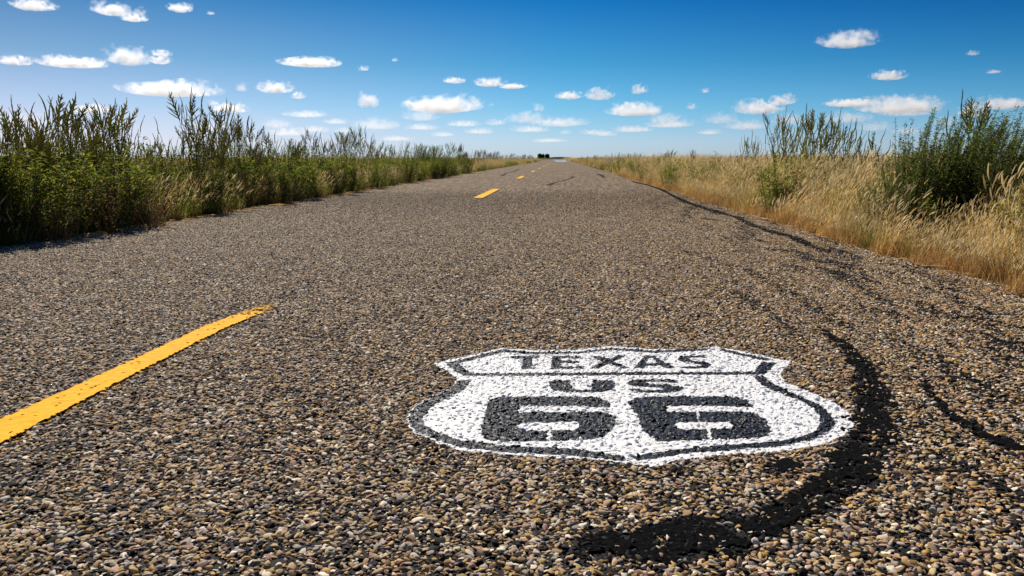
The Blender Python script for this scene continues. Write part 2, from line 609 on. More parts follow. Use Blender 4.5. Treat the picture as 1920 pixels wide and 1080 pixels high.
# ------------------------------------------------------------------ chippings
def stone_arrays(seed, sub=2):
    r = np.random.default_rng(seed)
    bm = bmesh.new()
    bmesh.ops.create_icosphere(bm, subdivisions=sub, radius=1)
    V = np.array([v.co[:] for v in bm.verts])
    bm.verts.index_update()
    F = np.array([[v.index for v in f.verts] for f in bm.faces])
    bm.free()
    V = V * np.array([r.uniform(.8, 1.4), r.uniform(.7, 1.1), 1])
    for k in range(9):
        d = r.normal(size=3)
        d /= np.linalg.norm(d)
        lim = r.uniform(.36, .8)
        t = V @ d
        V -= np.outer(np.maximum(t - lim, 0), d) * .95
    V *= 1 + .045 * r.normal(size=(len(V), 1))
    V /= np.abs(V[:, :2]).max() * .5 + .5
    keep = V[F].mean(1)[:, 2] > -.45
    return V, F[keep]


stone_src = [stone_arrays(100 + i) for i in range(14)]
SRC = bpy.data.collections.new('sources')       # meshes the scatterings use; never linked to the scene


def src_collection(name, meshes):
    c = bpy.data.collections.new(name)
    for i, me in enumerate(meshes):
        o = bpy.data.objects.new('%s_%02d' % (name, i), me)
        c.objects.link(o)
    return c


def scatter(name, P, rot, scl, idx, coll, tint=None):
    """one object: copies of COLL's meshes on points (geometry nodes)"""
    me = bpy.data.meshes.new(name)
    n = len(P)
    me.vertices.add(n)
    me.vertices.foreach_set('co', np.asarray(P, np.float32).ravel())
    for nm, arr, ty, key in (('rot', rot, 'FLOAT_VECTOR', 'vector'), ('scl', scl, 'FLOAT_VECTOR', 'vector')):
        a = me.attributes.new(nm, ty, 'POINT')
        a.data.foreach_set(key, np.asarray(arr, np.float32).ravel())
    a = me.attributes.new('idx', 'INT', 'POINT')
    a.data.foreach_set('value', np.asarray(idx, np.int32))
    if tint is not None:
        a = me.attributes.new('tint', 'FLOAT_COLOR', 'POINT')
        c = np.ones((n, 4), np.float32)
        c[:, :3] = tint
        a.data.foreach_set('color', c.ravel())
    o = link(name, me)
    ng = bpy.data.node_groups.new(name, 'GeometryNodeTree')
    ng.interface.new_socket('Geometry', in_out='INPUT', socket_type='NodeSocketGeometry')
    ng.interface.new_socket('Geometry', in_out='OUTPUT', socket_type='NodeSocketGeometry')
    gi, go = ng.nodes.new('NodeGroupInput'), ng.nodes.new('NodeGroupOutput')
    ip = ng.nodes.new('GeometryNodeInstanceOnPoints')
    ci = ng.nodes.new('GeometryNodeCollectionInfo')
    ci.inputs['Collection'].default_value = coll
    ci.inputs['Separate Children'].default_value = True
    ci.inputs['Reset Children'].default_value = True
    ip.inputs['Pick Instance'].default_value = True
    L = ng.links

    def na(nm, ty):
        a_ = ng.nodes.new('GeometryNodeInputNamedAttribute')
        a_.data_type = ty
        a_.inputs['Name'].default_value = nm
        return a_.outputs['Attribute']
    e2r = ng.nodes.new('FunctionNodeEulerToRotation')
    L.new(na('rot', 'FLOAT_VECTOR'), e2r.inputs[0])
    L.new(gi.outputs[0], ip.inputs['Points'])
    L.new(ci.outputs[0], ip.inputs['Instance'])
    L.new(na('idx', 'INT'), ip.inputs['Instance Index'])
    L.new(e2r.outputs[0], ip.inputs['Rotation'])
    L.new(na('scl', 'FLOAT_VECTOR'), ip.inputs['Scale'])
    L.new(ip.outputs[0], go.inputs[0])
    md = o.modifiers.new('scatter', 'NODES')
    md.node_group = ng
    return o


SP = 0.0080
gx, gy = np.meshgrid(np.arange(L_EDGE - .1, R_EDGE + .1, SP), np.arange(.72, STONE_END, SP * .87))
gx = gx + (np.arange(gx.shape[0]) % 2)[:, None] * SP * .5
P2 = np.stack([gx.ravel(), gy.ravel()], 1)
# keep what the photograph (and a step to the side of it) can see
Zc = P2 @ _f[:2] - HCAM * 0 + HCAM * math.sin(PITCH)
Xc = P2 @ _r[:2]
P2 = P2[np.abs(Xc) < Zc * 0.68 + 1.0]
P2 = P2 + rng.normal(size=P2.shape) * SP * .24
big = noise2(P2, .022, 3) + .5 * noise2(P2, .25, 4)
keep = rng.random(len(P2)) > np.clip(.06 + .22 * np.clip(big - .35, 0, 2), 0, .7)
keep &= rng.random(len(P2)) < np.clip((STONE_END - P2[:, 1]) / 10.5, 0, 1) ** 2.6
P2 = P2[keep]
n = len(P2)
pal = np.array([c for c, w in STONES])
wts = np.array([w for c, w in STONES])
pick = rng.choice(len(pal), n, p=wts / wts.sum())
tint = .93 * pal[pick] * rng.uniform(.65, 1.3, (n, 1)) * (1 + .03 * rng.normal(size=(n, 3)))
# warmer and paler to the right and near, greyer to the left
warm = np.clip((P2[:, 0] + 1.2) / 2.4, 0, 1)[:, None]
grey = tint.mean(1, keepdims=True)
tint = tint * (.8 + .2 * warm) + grey * np.array([1.03, .98, .92]) * (.2 * (1 - warm))
# bitumen: smears and scattered flecks, denser in the right-hand wheel track
dk = np.zeros(n)
for q in g_tar:
    Q = P2 + np.stack([noise2(P2, .05, 5), noise2(P2, .05, 6)], 1) * .012
    dk = np.maximum(dk, np.where(inside(Q, q), np.clip(.88 + .25 * noise2(P2, .05, 4) + .1 * noise2(P2, .16, 2), .6, .98), 0))
for q in g_faint:
    Q = P2 + np.stack([noise2(P2, .05, 3), noise2(P2, .05, 4)], 1) * .02
    dk = np.maximum(dk, np.where(inside(Q, q), .62, 0))
trk = np.clip((P2[:, 0] - .95) / .5, 0, 1)
st = noise2(P2 * np.array([1.0, .16]) + .05 * noise2(P2, .5, 1)[:, None], .11, 7) + .6 * noise2(P2 * np.array([1, .6]), .03, 2)
dk = np.maximum(dk, np.clip((st - .62 + .5 * trk) * 1.2, 0, .92) * (.25 + .65 * trk))
dark = rng.random(n) < dk
tint[dark] = np.array([.006, .006, .0065]) * rng.uniform(.7, 1.6, (dark.sum(), 1))
inyl = inside(P2 + np.stack([noise2(P2, .04, 8), noise2(P2, .04, 9)], 1) * .008, YL)
tint[inyl] = np.array([.62, .38, .10]) * rng.uniform(.75, 1.2, (inyl.sum(), 1))
size = SP * np.clip(rng.lognormal(-.42, .33, n), .26, 1.15)
scl = np.stack([size * rng.uniform(.9, 1.45, n), size * rng.uniform(.7, 1.15, n), size * rng.uniform(.30, .56, n)], 1)
rot = np.stack([rng.normal(size=n) * .32, rng.normal(size=n) * .32, rng.uniform(0, 6.28, n)], 1)
z = scl[:, 2] * .30 + rng.uniform(-.0008, .0014, n)
z[dark] -= .0014
sidx = rng.integers(0, len(stone_src), n)
cls = shield_class(P2)
near_sh = inside(P2, SH[:, :] + (SH - SH.mean(0)) * .02)
loose = ~near_sh
stone_meshes = [np_mesh('stone', V, F, M_stone, None, i % 3 == 0) for i, (V, F) in enumerate(stone_src)]
P3 = np.concatenate([P2, z[:, None]], 1)
tag(scatter('road_gravel', P3[loose], rot[loose], scl[loose], sidx[loose], src_collection('stone', stone_meshes), tint[loose]), kind='stuff',
    label='tan grey and ochre stone chippings bedded in the road', cat='gravel')

# the shield's stones: real stones under paint, split face by face into the painted shapes
sel = np.where(near_sh)[0]
VV, FF, n0 = [], [], 0
for i in sel:
    V, F = stone_src[sidx[i]]
    R = np.array(Euler(rot[i]).to_matrix())
    VV.append((V * scl[i]) @ R.T + P3[i])
    FF.append(F + n0)
    n0 += len(V)
VV, FF = np.concatenate(VV), np.concatenate(FF)
# paint film between the stones
lo, hi = SH.min(0) - .02, SH.max(0) + .02
cell = .0035
X, Y = np.meshgrid(np.arange(lo[0], hi[0], cell), np.arange(lo[1], hi[1], cell))
PG = np.stack([X.ravel(), Y.ravel()], 1)
ZG = .0026 + .0009 * noise2(PG, .012, 6)
ids = np.arange(len(PG)).reshape(X.shape)
FG = np.concatenate([np.stack([ids[:-1, :-1].ravel(), ids[:-1, 1:].ravel(), ids[1:, 1:].ravel()], 1), np.stack([ids[:-1, :-1].ravel(), ids[1:, 1:].ravel(), ids[1:, :-1].ravel()], 1)])
FF = np.concatenate([FF, FG + len(VV)])
VV = np.concatenate([VV, np.concatenate([PG, ZG[:, None]], 1)])
nfilm = len(FG)
cen = VV[FF].mean(1)
fc = shield_class(cen[:, :2])
shield = empty('road_shield', (0, 0, 0))
tag(shield, 'black and white painted highway shield reading TEXAS US 66 on the road', 'road marking')
for k, (nm, mt) in enumerate((('white_field', M_white), ('border', M_black), ('state_lettering', M_black), ('country_lettering', M_black), ('numeral', M_black), ('numeral', M_black))):
    f = FF[fc == k]
    used, inv = np.unique(f.ravel(), return_inverse=True)
    link(nm, np_mesh(nm, VV[used], inv.reshape(-1, 3), mt, None, True), shield)
f = FF[:-nfilm][fc[:-nfilm] == -1]
used, inv = np.unique(f.ravel(), return_inverse=True)
M_loose = rough_mat('bare_stone', (.20, .13, .07), (.5, .38, .25), 90)
tag(link('shield_edge_gravel', np_mesh('shield_edge_gravel', VV[used], inv.reshape(-1, 3), M_loose, None, True)), 'unpainted stone chippings along the edge of the painted shield', 'gravel', None, 'stuff')

# tar and paint skins
tag(link('tar_smear', sheet(g_tar[0], .004, .0036, .0022, .012, M_tar, 'tar_smear', .018, 1, patchy)), 'wide curved black tar smear running past the right side of the painted shield', 'tar mark')
tag(link('tar_streak', sheet(g_tar[1], .005, .0042, .0018, .02, M_tar, 'tar_streak', .010, 2)), 'thin black diagonal tar streak right of the curved smear', 'tar mark')
tag(link('tar_blob', sheet(g_tar[2], .005, .0050, .0010, .03, M_tar, 'tar_blob', .006, 3)), 'small black tar blob just below the painted shield', 'tar mark')
yend = ground(455, 601)[1]


def yfade(P):
    t = np.clip((P[:, 1] - yend + .12) / .42, 0, 1)
    return (noise2(P, .012, 3) * .5 + .5 + .25 * noise2(P, .05, 1)) > t * 1.5 - .42


tag(link('yellow_dash', sheet(YL, .005, .0090, .0009, .022, M_yellow, 'yellow_dash', .0032, 4, yfade)),
    'long yellow centre line dash in the left foreground, its far end worn away', 'road marking')


def ribbon(pts, wpx, name, z=.004, jag=.02):
    g = gpts(pts, 0)
    # resample
    t = np.linspace(0, len(g) - 1, 60)
    c = np.stack([np.interp(t, np.arange(len(g)), g[:, k]) for k in (0, 1)], 1)
    w = np.interp(t, np.arange(len(g)), wpx)
    V, F = [], []
    for i in range(60):
        d = c[min(i + 1, 59)] - c[max(i - 1, 0)]
        d = d / np.linalg.norm(d)
        nrm = np.array([d[1], -d[0]])
        ww = w[i] * (1 + .5 * math.sin(i * 2.3) * .5 + .3 * math.sin(i * 5.1))
        off = nrm * math.sin(i * 1.7) * jag
        V += [tuple(c[i] + nrm * ww / 2 + off) + (z,), tuple(c[i] - nrm * ww / 2 + off) + (z,)]
        if i:
            a = 2 * i - 2
            F.append((a, a + 1, a + 3, a + 2))
    return np_mesh(name, V, F, M_tarfar)


M_tarfar = rough_mat('old_tar_seal', (.010, .010, .011), (.035, .032, .03), 60, 0.8, 0.05, 0.6, 0.004)
tag(link('tar_seam', sheet(g_tar[3], .012, .0040, .0015, .03, M_tar, 'tar_seam', .010, 6)), 'long dark wavy tar seam along the right road edge', 'tar mark')
tag(link('tar_seam', ribbon([(1028, 348), (1036, 343.5), (1054, 339.5), (1071, 334.5), (1076, 332), (1069, 330.5)], [.13, .09, .06, .07, .10, .07], 'tar_seam', .005, .01)),
    'S-shaped tar seal crossing the middle of the right lane', 'tar mark')
tag(link('tar_seam', ribbon([(940, 330), (949, 325), (964, 322), (974, 317)], [.12, .08, .09, .06], 'tar_seam', .005, .01)), 'short crooked tar seal on the left lane beyond the second dash', 'tar mark')
tag(link('tar_seam', ribbon([(1120, 326), (1127, 328.5), (1133, 333)], [.1, .16, .08], 'tar_seam', .005, .01)), 'short tar patch near the right edge beyond the S-shaped seal', 'tar mark')
tag(link('tar_seam', ribbon([(1104, 310), (1112, 313), (1123, 317.5)], [.12, .15, .1], 'tar_seam', .005, .01)), 'farthest small tar patch close to the right road edge', 'tar mark')

d2 = ground(890, 372)[1]
far_labels = ['second yellow centre dash, in the middle distance of the road', 'third yellow centre dash, beyond the second one', 'fourth yellow centre dash, small in the distance', 'fifth yellow centre dash, tiny near the horizon']
for k in range(9):
    y0 = d2 + 12.2 * k
    L = ground(921, 355)[1] - d2 if k == 0 else 3.2
    nn = 24
    yy = np.linspace(y0, y0 + L, nn)
    V, F = [], []
    for i, y in enumerate(yy):
        e = .012 * math.sin(i * 2.1 + k)
        V += [(CX - YW * .55 + e, y, .009), (CX + YW * .55 - .01 * math.sin(i * 3.3), y, .009)]
        if i:
            a = 2 * i - 2
            F.append((a, a + 1, a + 3, a + 2))
    o = link('yellow_dash', np_mesh('yellow_dash', V, F, M_yellow))
    if k < 4:
        tag(o, far_labels[k], 'road marking', 'yellow centre line dashes')
    else:
        tag(o, 'tiny far yellow centre dash running to the horizon', 'road marking', 'yellow centre line dashes')

# mirror sheet added on the far road to imitate the heat mirage's reflected sky
mm_, mn, ml, mp_ = new_mat('mirage')
mp_.inputs['Base Color'].default_value = (.6, .68, .74, 1)
mp_.inputs['Roughness'].default_value = 0.03
mp_.inputs['Metallic'].default_value = 1.0
V = [(-.55, 150, .012), (1.35, 150, .012), (1.75, 240, .012), (1.9, 760, .012), (-3.2, 760, .012), (-2.2, 260, .012)]
me = bpy.data.meshes.new('mirage_mirror')
me.from_pydata(V, [], [tuple(range(6))])
me.materials.append(mm_)
tag(link('mirage_mirror', me), kind='structure')

# ------------------------------------------------------------------ grass
GOLD = [(.68, .46, .15), (.58, .37, .10), (.74, .56, .24), (.45, .27, .07), (.64, .51, .22)]
HEAD = [(.86, .76, .50), (.80, .67, .40), (.86, .78, .55), (.72, .57, .30)]
RUST = [(.34, .18, .06), (.42, .24, .09), (.28, .14, .05), (.46, .30, .14)]
GREEN = [(.09, .15, .02), (.13, .20, .025), (.06, .10, .018), (.18, .22, .035)]
OLIVE = [(.17, .18, .04), (.24, .22, .06), (.12, .15, .03)]


def foxtail(b, p, d, ln, col, r):
    """a bristly seed head on a stalk's tip, nodding"""
    path, q, dd = [], Vector(p), Vector(d)
    for i in range(5):
        path.append(tuple(q))
        q = q + dd * ln / 4
        dd = (dd + Vector((.12, 0, -.07))).normalized()
    b.tube(path, [ln * .015, ln * .045, ln * .05, ln * .035, ln * .006], 4, col)
    for k in range(5):
        i = r.randint(0, 3)
        a = Vector(path[i])
        dv = (Vector(path[i + 1]) - a).normalized() + Vector((r.uniform(-.6, .6), r.uniform(-.6, .6), r.uniform(-.2, .5)))
        dv.normalize()
        s_ = dv.cross(Vector((0, 0.3, 1))).normalized() * ln * .012
        b.tri([a + s_, a - s_, a + dv * ln * .28], col)


def tuft(seed, nb, height, spread, cols, headfrac, width, lean=.35, hcols=HEAD, root=RUST):
    r = random.Random(seed)
    b = MB()
    for i in range(nb):
        a, q = r.uniform(0, 6.28), spread * math.sqrt(r.random())
        base = (q * math.cos(a), q * math.sin(a), -.02)
        d = Vector((r.gauss(lean * .35, .22), r.gauss(0, .22), 1))
        h = height * r.uniform(.45, 1.0)
        c = r.choice(cols)
        if r.random() < headfrac:
            p, dd = b.blade(base, d, h, width * .6, (lean * .8, r.uniform(-.2, .2), -.05), c, seg=3, r=r)
            foxtail(b, p, dd, r.uniform(.05, .10) * (height / .5) ** .3, r.choice(hcols), r)
        else:
            cc = r.choice(root) if r.random() < .3 else c
            b.blade(base, d, h * r.uniform(.5, .95), width, (r.gauss(lean, .5), r.gauss(0, .5), r.uniform(-.7, .1)), cc, c, seg=3, r=r)
    return b


gold_tufts = [tuft(10 + i, 75, .52, .10, GOLD, .22, .0042) for i in range(6)]
rust_tufts = [tuft(30 + i, 80, .30, .10, RUST + GOLD[:2], .12, .0042, .25) for i in range(4)]
green_tufts = [tuft(50 + i, 70, .46, .10, GREEN + OLIVE, .12, .005, .25) for i in range(4)]
olive_tufts = [tuft(60 + i, 80, .45, .12, OLIVE + GREEN + GOLD[3:4], .13, .0045, .35) for i in range(4)]
field_gold = [tuft(70 + i, 150, .60, .42, GOLD + OLIVE[:1], .42, .009, .35) for i in range(4)]
field_green = [tuft(80 + i, 150, .60, .42, GREEN + OLIVE, .12, .012, .25) for i in range(4)]
far_gold = [tuft(90 + i, 130, .62, 1.3, GOLD, .35, .03, .3) for i in range(3)]
far_green = [tuft(95 + i, 130, .62, 1.3, GREEN + OLIVE + GOLD[2:3], .15, .035, .25) for i in range(3)]
allt = gold_tufts + rust_tufts + green_tufts + olive_tufts + field_gold + field_green + far_gold + far_green
c_tuft = src_collection('tuft', [b.mesh('tuft', M_grass) for b in allt])
T_GOLD, T_RUST, T_GREEN, T_OLIVE, T_FG, T_FN, T_XG, T_XN = range(0, 6), range(6, 10), range(10, 14), range(14, 18), range(18, 22), range(22, 26), range(26, 29), range(29, 32)


class Pts:
    def __init__(s):
        s.p, s.r, s.s, s.i = [], [], [], []

    def add(s, x, y, z, sc, kinds, sx=1.0):
        s.p.append((x, y, z))
        s.r.append((rnd.gauss(0, .10), rnd.gauss(0, .10), rnd.gauss(0, .85)))
        s.s.append((sc * sx, sc * sx, sc))
        s.i.append(rnd.choice(kinds))

    def build(s, name, label):
        return tag(scatter(name, np.array(s.p), np.array(s.r), np.array(s.s), np.array(s.i), c_tuft), label, 'grass', None, 'stuff')


def in_view(x, y, m=1.0):
    zc = x * _f[0] + y * _f[1]
    xc = x * _r[0] + y * _r[1]
    return zc > .5 and abs(xc) < zc * .66 + m


def fill(pts, n, xf, y0, y1, fn, power=1.0):
    k = 0
    for _ in range(n * 6):
        if k >= n:
            break
        y = y0 + (y1 - y0) * rnd.random() ** power
        x = xf(y)
        if in_view(x, y):
            fn(x, y)
            k += 1


# right-hand verge and field
RG = Pts()


SHRUB_AT = []
for px, py, X in ((1748, 226, 2.75), (1790, 214, 2.95), (1880, 210, 3.2), (1850, 225, 3.5)):
    SHRUB_AT.append(at_x(px, py, X))


def right_near(x, y):
    e = x - R_EDGE - .06 * math.sin(y * 1.7 + 1) - .06 * math.sin(y * 3.1) - .06 * math.sin(y * 7.7 + x) - rnd.gauss(0, .05)
    g = min(1, max(0, e / .75))
    hf = .82 + .24 * min(1, max(0, (y - 3.5) / 3.5)) + .06 * math.sin(x * 3 + y * 1.3)
    big = math.sin(x * 2.1 + y * .9) + math.sin(y * 1.7 - x)
    if e < -.02:
        return
    for q in SHRUB_AT:
        dd = math.hypot(x - q[0], y - q[1])
        if dd < .42 and rnd.random() < .75:
            return
    if .40 < x / y < .52 and y < 6.2:            # thinner and shorter in front of the shrubs, to keep them in view
        hf *= .62
    if e < .10 + .16 * rnd.random():
        RG.add(x, y, 0, rnd.uniform(.4, .85) * (.7 + .3 * hf), T_RUST)
    elif rnd.random() < .27 + .15 * big:
        RG.add(x, y, 0, rnd.uniform(.75, 1.1) * (.62 + .38 * g) * hf, T_OLIVE if rnd.random() < .7 else T_GREEN)
    else:
        RG.add(x, y, 0, rnd.uniform(.75, 1.2) * (.55 + .47 * g) * hf, T_GOLD if rnd.random() < .8 else T_RUST)


fill(RG, 3900, lambda y: R_EDGE + 2.8 * rnd.random() ** 1.25, 1.4, 13, right_near, 1.15)
fill(RG, 1500, lambda y: R_EDGE + 1.2 * rnd.random(), 11, 30, right_near)
fill(RG, 1300, lambda y: R_EDGE + 2.4 + 14 * rnd.random() ** 1.3, 6, 34, lambda x, y: RG.add(x, y, -.02, rnd.uniform(.85, 1.1) * (.72 + .28 * min(1, y / 20)), T_FG, 1.0))
fill(RG, 700, lambda y: R_EDGE + .5 + 3 * rnd.random(), 26, 150, lambda x, y: RG.add(x, y, -.02, rnd.uniform(.9, 1.25), T_FG if rnd.random() < .6 else T_FN, 1.1))
RG.build('dry_grass', 'golden dry grass with pale seed heads along the right verge')
RF = Pts()
fill(RF, 1700, lambda y: R_EDGE + 3 + 70 * rnd.random() ** 1.2, 25, 150, lambda x, y: RF.add(x, y, -.02, rnd.uniform(1.0, 1.3), T_XG, 1.0))
fill(RF, 1200, lambda y: R_EDGE + 4 + 500 * rnd.random() ** 1.3, 130, 900, lambda x, y: RF.add(x, y, -.02, rnd.uniform(.85, 1.25), T_XG if rnd.random() < .75 else T_XN, 3.5))
RF.build('field_grass', 'pale dry grass field reaching the horizon right of the road')

# left-hand verge and field
LG = Pts()


def left_near(x, y):
    e = L_EDGE - x - .05 * math.sin(y * 1.3) - .08 * math.sin(y * 2.7)
    if e < -.03:
        return
    if e < .18:
        if rnd.random() < .55:
            LG.add(x, y, 0, rnd.uniform(.4, .9), T_RUST if rnd.random() < .25 else T_GREEN)
    else:
        q = rnd.random()
        cl = math.sin(y * 1.9) + math.sin(y * .83 + 2) + rnd.gauss(0, .4)      # straw grows in clumps between the weeds
        LG.add(x, y, 0, rnd.uniform(.65, 1.0), T_GOLD if cl > 1.6 and e < .8 else T_GREEN if q < .8 else T_OLIVE)


fill(LG, 2600, lambda y: L_EDGE - 2.2 * rnd.random() ** 1.2, 4.6, 22, left_near, 1.2)
fill(LG, 1300, lambda y: L_EDGE - 1.4 * rnd.random(), 18, 60, left_near)
fill(LG, 1000, lambda y: L_EDGE - 1.4 - 12 * rnd.random() ** 1.3, 6, 40, lambda x, y: LG.add(x, y, -.02, rnd.uniform(.85, 1.15), T_FN if rnd.random() < .8 else T_FG))
fill(LG, 900, lambda y: L_EDGE - .3 - 2.5 * rnd.random(), 30, 150, lambda x, y: LG.add(x, y, -.02, rnd.uniform(.8, 1.15), T_FN if math.sin(y * .21) + rnd.gauss(0, .5) > -.55 else T_FG, 1.1))
LG.build('verge_grass', 'mixed green and straw grass filling the left verge')
LF = Pts()
fill(LF, 1300, lambda y: L_EDGE - 3 - 60 * rnd.random() ** 1.2, 25, 150, lambda x, y: LF.add(x, y, -.02, rnd.uniform(.85, 1.1), T_XN, 1.0))
fill(LF, 1000, lambda y: L_EDGE - 4 - 450 * rnd.random() ** 1.3, 130, 900, lambda x, y: LF.add(x, y, -.02, rnd.uniform(.7, 1.0), T_XN, 3.5))
LF.build('green_field', 'green weedy field reaching the horizon left of the road')


b = MB()
for i in range(190):
    y = 3.0 + 14 * rnd.random() ** 1.6
    x = R_EDGE + .08 - abs(rnd.gauss(0, .10))
    a = rnd.uniform(0, 6.28)
    b.blade((x, y, rnd.uniform(.008, .03)), (math.cos(a), math.sin(a), rnd.uniform(-.02, .25)), rnd.uniform(.04, .2), .0032, (rnd.gauss(0, .3), rnd.gauss(0, .3), -.25), rnd.choice(GOLD + RUST))
for i in range(160):
    y = 6 + 16 * rnd.random() ** 1.4
    a = rnd.uniform(-1.2, 1.2)
    b.blade((L_EDGE + abs(rnd.gauss(0, .08)), y, rnd.uniform(.008, .03)), (math.cos(a), math.sin(a), .05), rnd.uniform(.05, .25), .005, (rnd.gauss(0, .3), rnd.gauss(0, .3), -.12), rnd.choice(RUST + GOLD))
tag(link('straw_litter', b.mesh('straw_litter', M_grass)), 'loose straw stalks lying along the road edges', 'straw', None, 'stuff')


# ------------------------------------------------------------------ weeds as individual plants
def spike_mesh(seed, plume, cs):
    """a seed spike of unit length along +z: a knobbly tail, or a plume with side fingers"""
    r = random.Random(seed)
    b = MB()
    bend = r.uniform(.1, .5)
    pt = lambda t: Vector((bend * t * t * .5, .06 * math.sin(t * 4 + seed), t - bend * t * t * .12))
    n = 15
    c = r.choice(cs)
    b.tube([pt(i / n) for i in range(n + 1)], [.027 * (1 - (i / n) ** 2 * .75) * r.uniform(.7, 1.25) for i in range(n)] + [.004], 5, c)
    for k in range(70):
        t = r.random() ** .9
        a = pt(t)
        an = r.uniform(0, 6.28)
        d = Vector((math.cos(an), math.sin(an), r.uniform(.4, 1.5))).normalized()
        s_ = d.cross(Vector((0, 0, 1))).normalized() * .011
        b.tri([a + s_, a - s_, a + d * r.uniform(.03, .06)], r.choice(cs))
    if plume:
        for k in range(18):
            t = .05 + .85 * k / 18
            a = pt(t)
            an = k * 2.4 + r.uniform(-.4, .4)
            ln = (.34 * (1 - t) + .10) * r.uniform(.7, 1.2)
            d = Vector((math.cos(an) * .75 + .25, math.sin(an) * .6, r.uniform(.6, 1.0))).normalized()
            path = []
            for i in range(5):
                path.append(tuple(a))
                a = a + d * ln / 4
                d = (d + Vector((.12, 0, .10))).normalized()
            b.tube(path, [.010, .018, .018, .013, .003], 4, r.choice(cs))
    return b.mesh('seed_spike', M_spike)


SPK_L = [(.36, .38, .055), (.44, .41, .09), (.26, .30, .045), (.42, .31, .10)]
SPK_R = [(.36, .36, .07), (.42, .38, .11), (.26, .30, .05), (.44, .34, .12)]
SPIKES = [spike_mesh(300 + i, False, SPK_L) for i in range(4)]
PLUMES = [spike_mesh(320 + i, True, SPK_L) for i in range(4)]
SPIKES_R = [spike_mesh(340 + i, False, SPK_R) for i in range(4)]
PLUMES_R = [spike_mesh(360 + i, True, SPK_R) for i in range(3)]
LEAF_R = [(.22, .27, .03), (.30, .32, .04), (.14, .19, .025), (.34, .33, .07)]
STEMC = [(.14, .13, .05), (.18, .11, .05), (.12, .14, .04)]
LEAFC = [(.10, .15, .018), (.15, .20, .022), (.06, .09, .014), (.27, .28, .03), (.25, .22, .04)]


def make_pigweed(seed, nbr, leafy, plume=.5, dry=False, right=False):
    """a tall weed of unit height: stem, ascending branches, lance leaves, a seed spike on each tip"""
    r = random.Random(seed)
    root = empty('pigweed', (0, 0, 0))
    sb, lb = MB(), MB()
    lx, ly = r.uniform(-.05, .11), r.uniform(-.06, .06)
    main = lambda t: Vector((lx * t * t + .015 * math.sin(7 * t + seed), ly * t * t + .012 * math.sin(9 * t), .78 * t))
    n = 9
    sb.tube([main(i / n) for i in range(n + 1)], [.0085 * (1 - .75 * i / n) for i in range(n + 1)], 5, r.choice(STEMC))
    tips = [(main(1), (main(1) - main(.85)).normalized(), r.uniform(.22, .30))]
    lc = [(.20, .15, .06), (.16, .13, .05), (.12, .12, .04)] if dry else LEAF_R if right else LEAFC
    spikes, plumes = (SPIKES_R, PLUMES_R) if right else (SPIKES, PLUMES)

    def leaves(f, t0, t1, k, ln):
        for i in range(k):
            t = t0 + (t1 - t0) * r.random()
            a = r.uniform(0, 6.28)
            d = Vector((math.cos(a), math.sin(a), r.uniform(.1, 1.0)))
            L_ = ln * r.uniform(.5, 1.1)
            lb.leaf(f(t), d, L_, L_ * r.uniform(.22, .36), r.choice(lc), r.uniform(.1, .5), r)
    leaves(main, .10, .85, int(34 * leafy), .07)
    for k in range(nbr):
        t = .12 + .80 * (k + r.random() * .6) / nbr
        p = main(t)
        a = k * 2.4 + r.uniform(-.5, .5)
        ln = (.50 * (1 - t) + .14) * r.uniform(.75, 1.15)
        d = Vector((math.cos(a) * .62 + .03, math.sin(a) * .62, r.uniform(.7, 1.2))).normalized()
        path = [p.copy()]
        for i in range(5):
            p = p + d * ln / 5
            path.append(p.copy())
            d = (d + Vector((r.gauss(.01, .06), r.gauss(0, .06), .22))).normalized()
        sb.tube(path, [.0042 * (1 - .12 * i) for i in range(6)], 4, r.choice(STEMC))
        f = lambda u, q=path: q[min(int(u * 5), 4)].lerp(q[min(int(u * 5), 4) + 1], u * 5 - min(int(u * 5), 4))
        leaves(f, .05, .7, int(13 * leafy), .05)
        tips.append((p, d, r.uniform(.13, .27)))
    link('stem', sb.mesh('stem', M_stem), root)
    if lb.v:
        link('foliage', lb.mesh('foliage', M_leaf), root)
    for j, (p, d, ln) in enumerate(tips):
        o = link('seed_spike', r.choice(plumes if (j == 0 and r.random() < plume + .2) or r.random() < plume * .3 else spikes), root)
        o.location = p - d * .01
        o.rotation_euler = (d.to_track_quat('Z', 'Y') @ Euler((0, 0, 0)).to_quaternion()).to_euler()
        w = ln * r.uniform(.75, 1.15)
        o.scale = (w, w, ln)
    return root


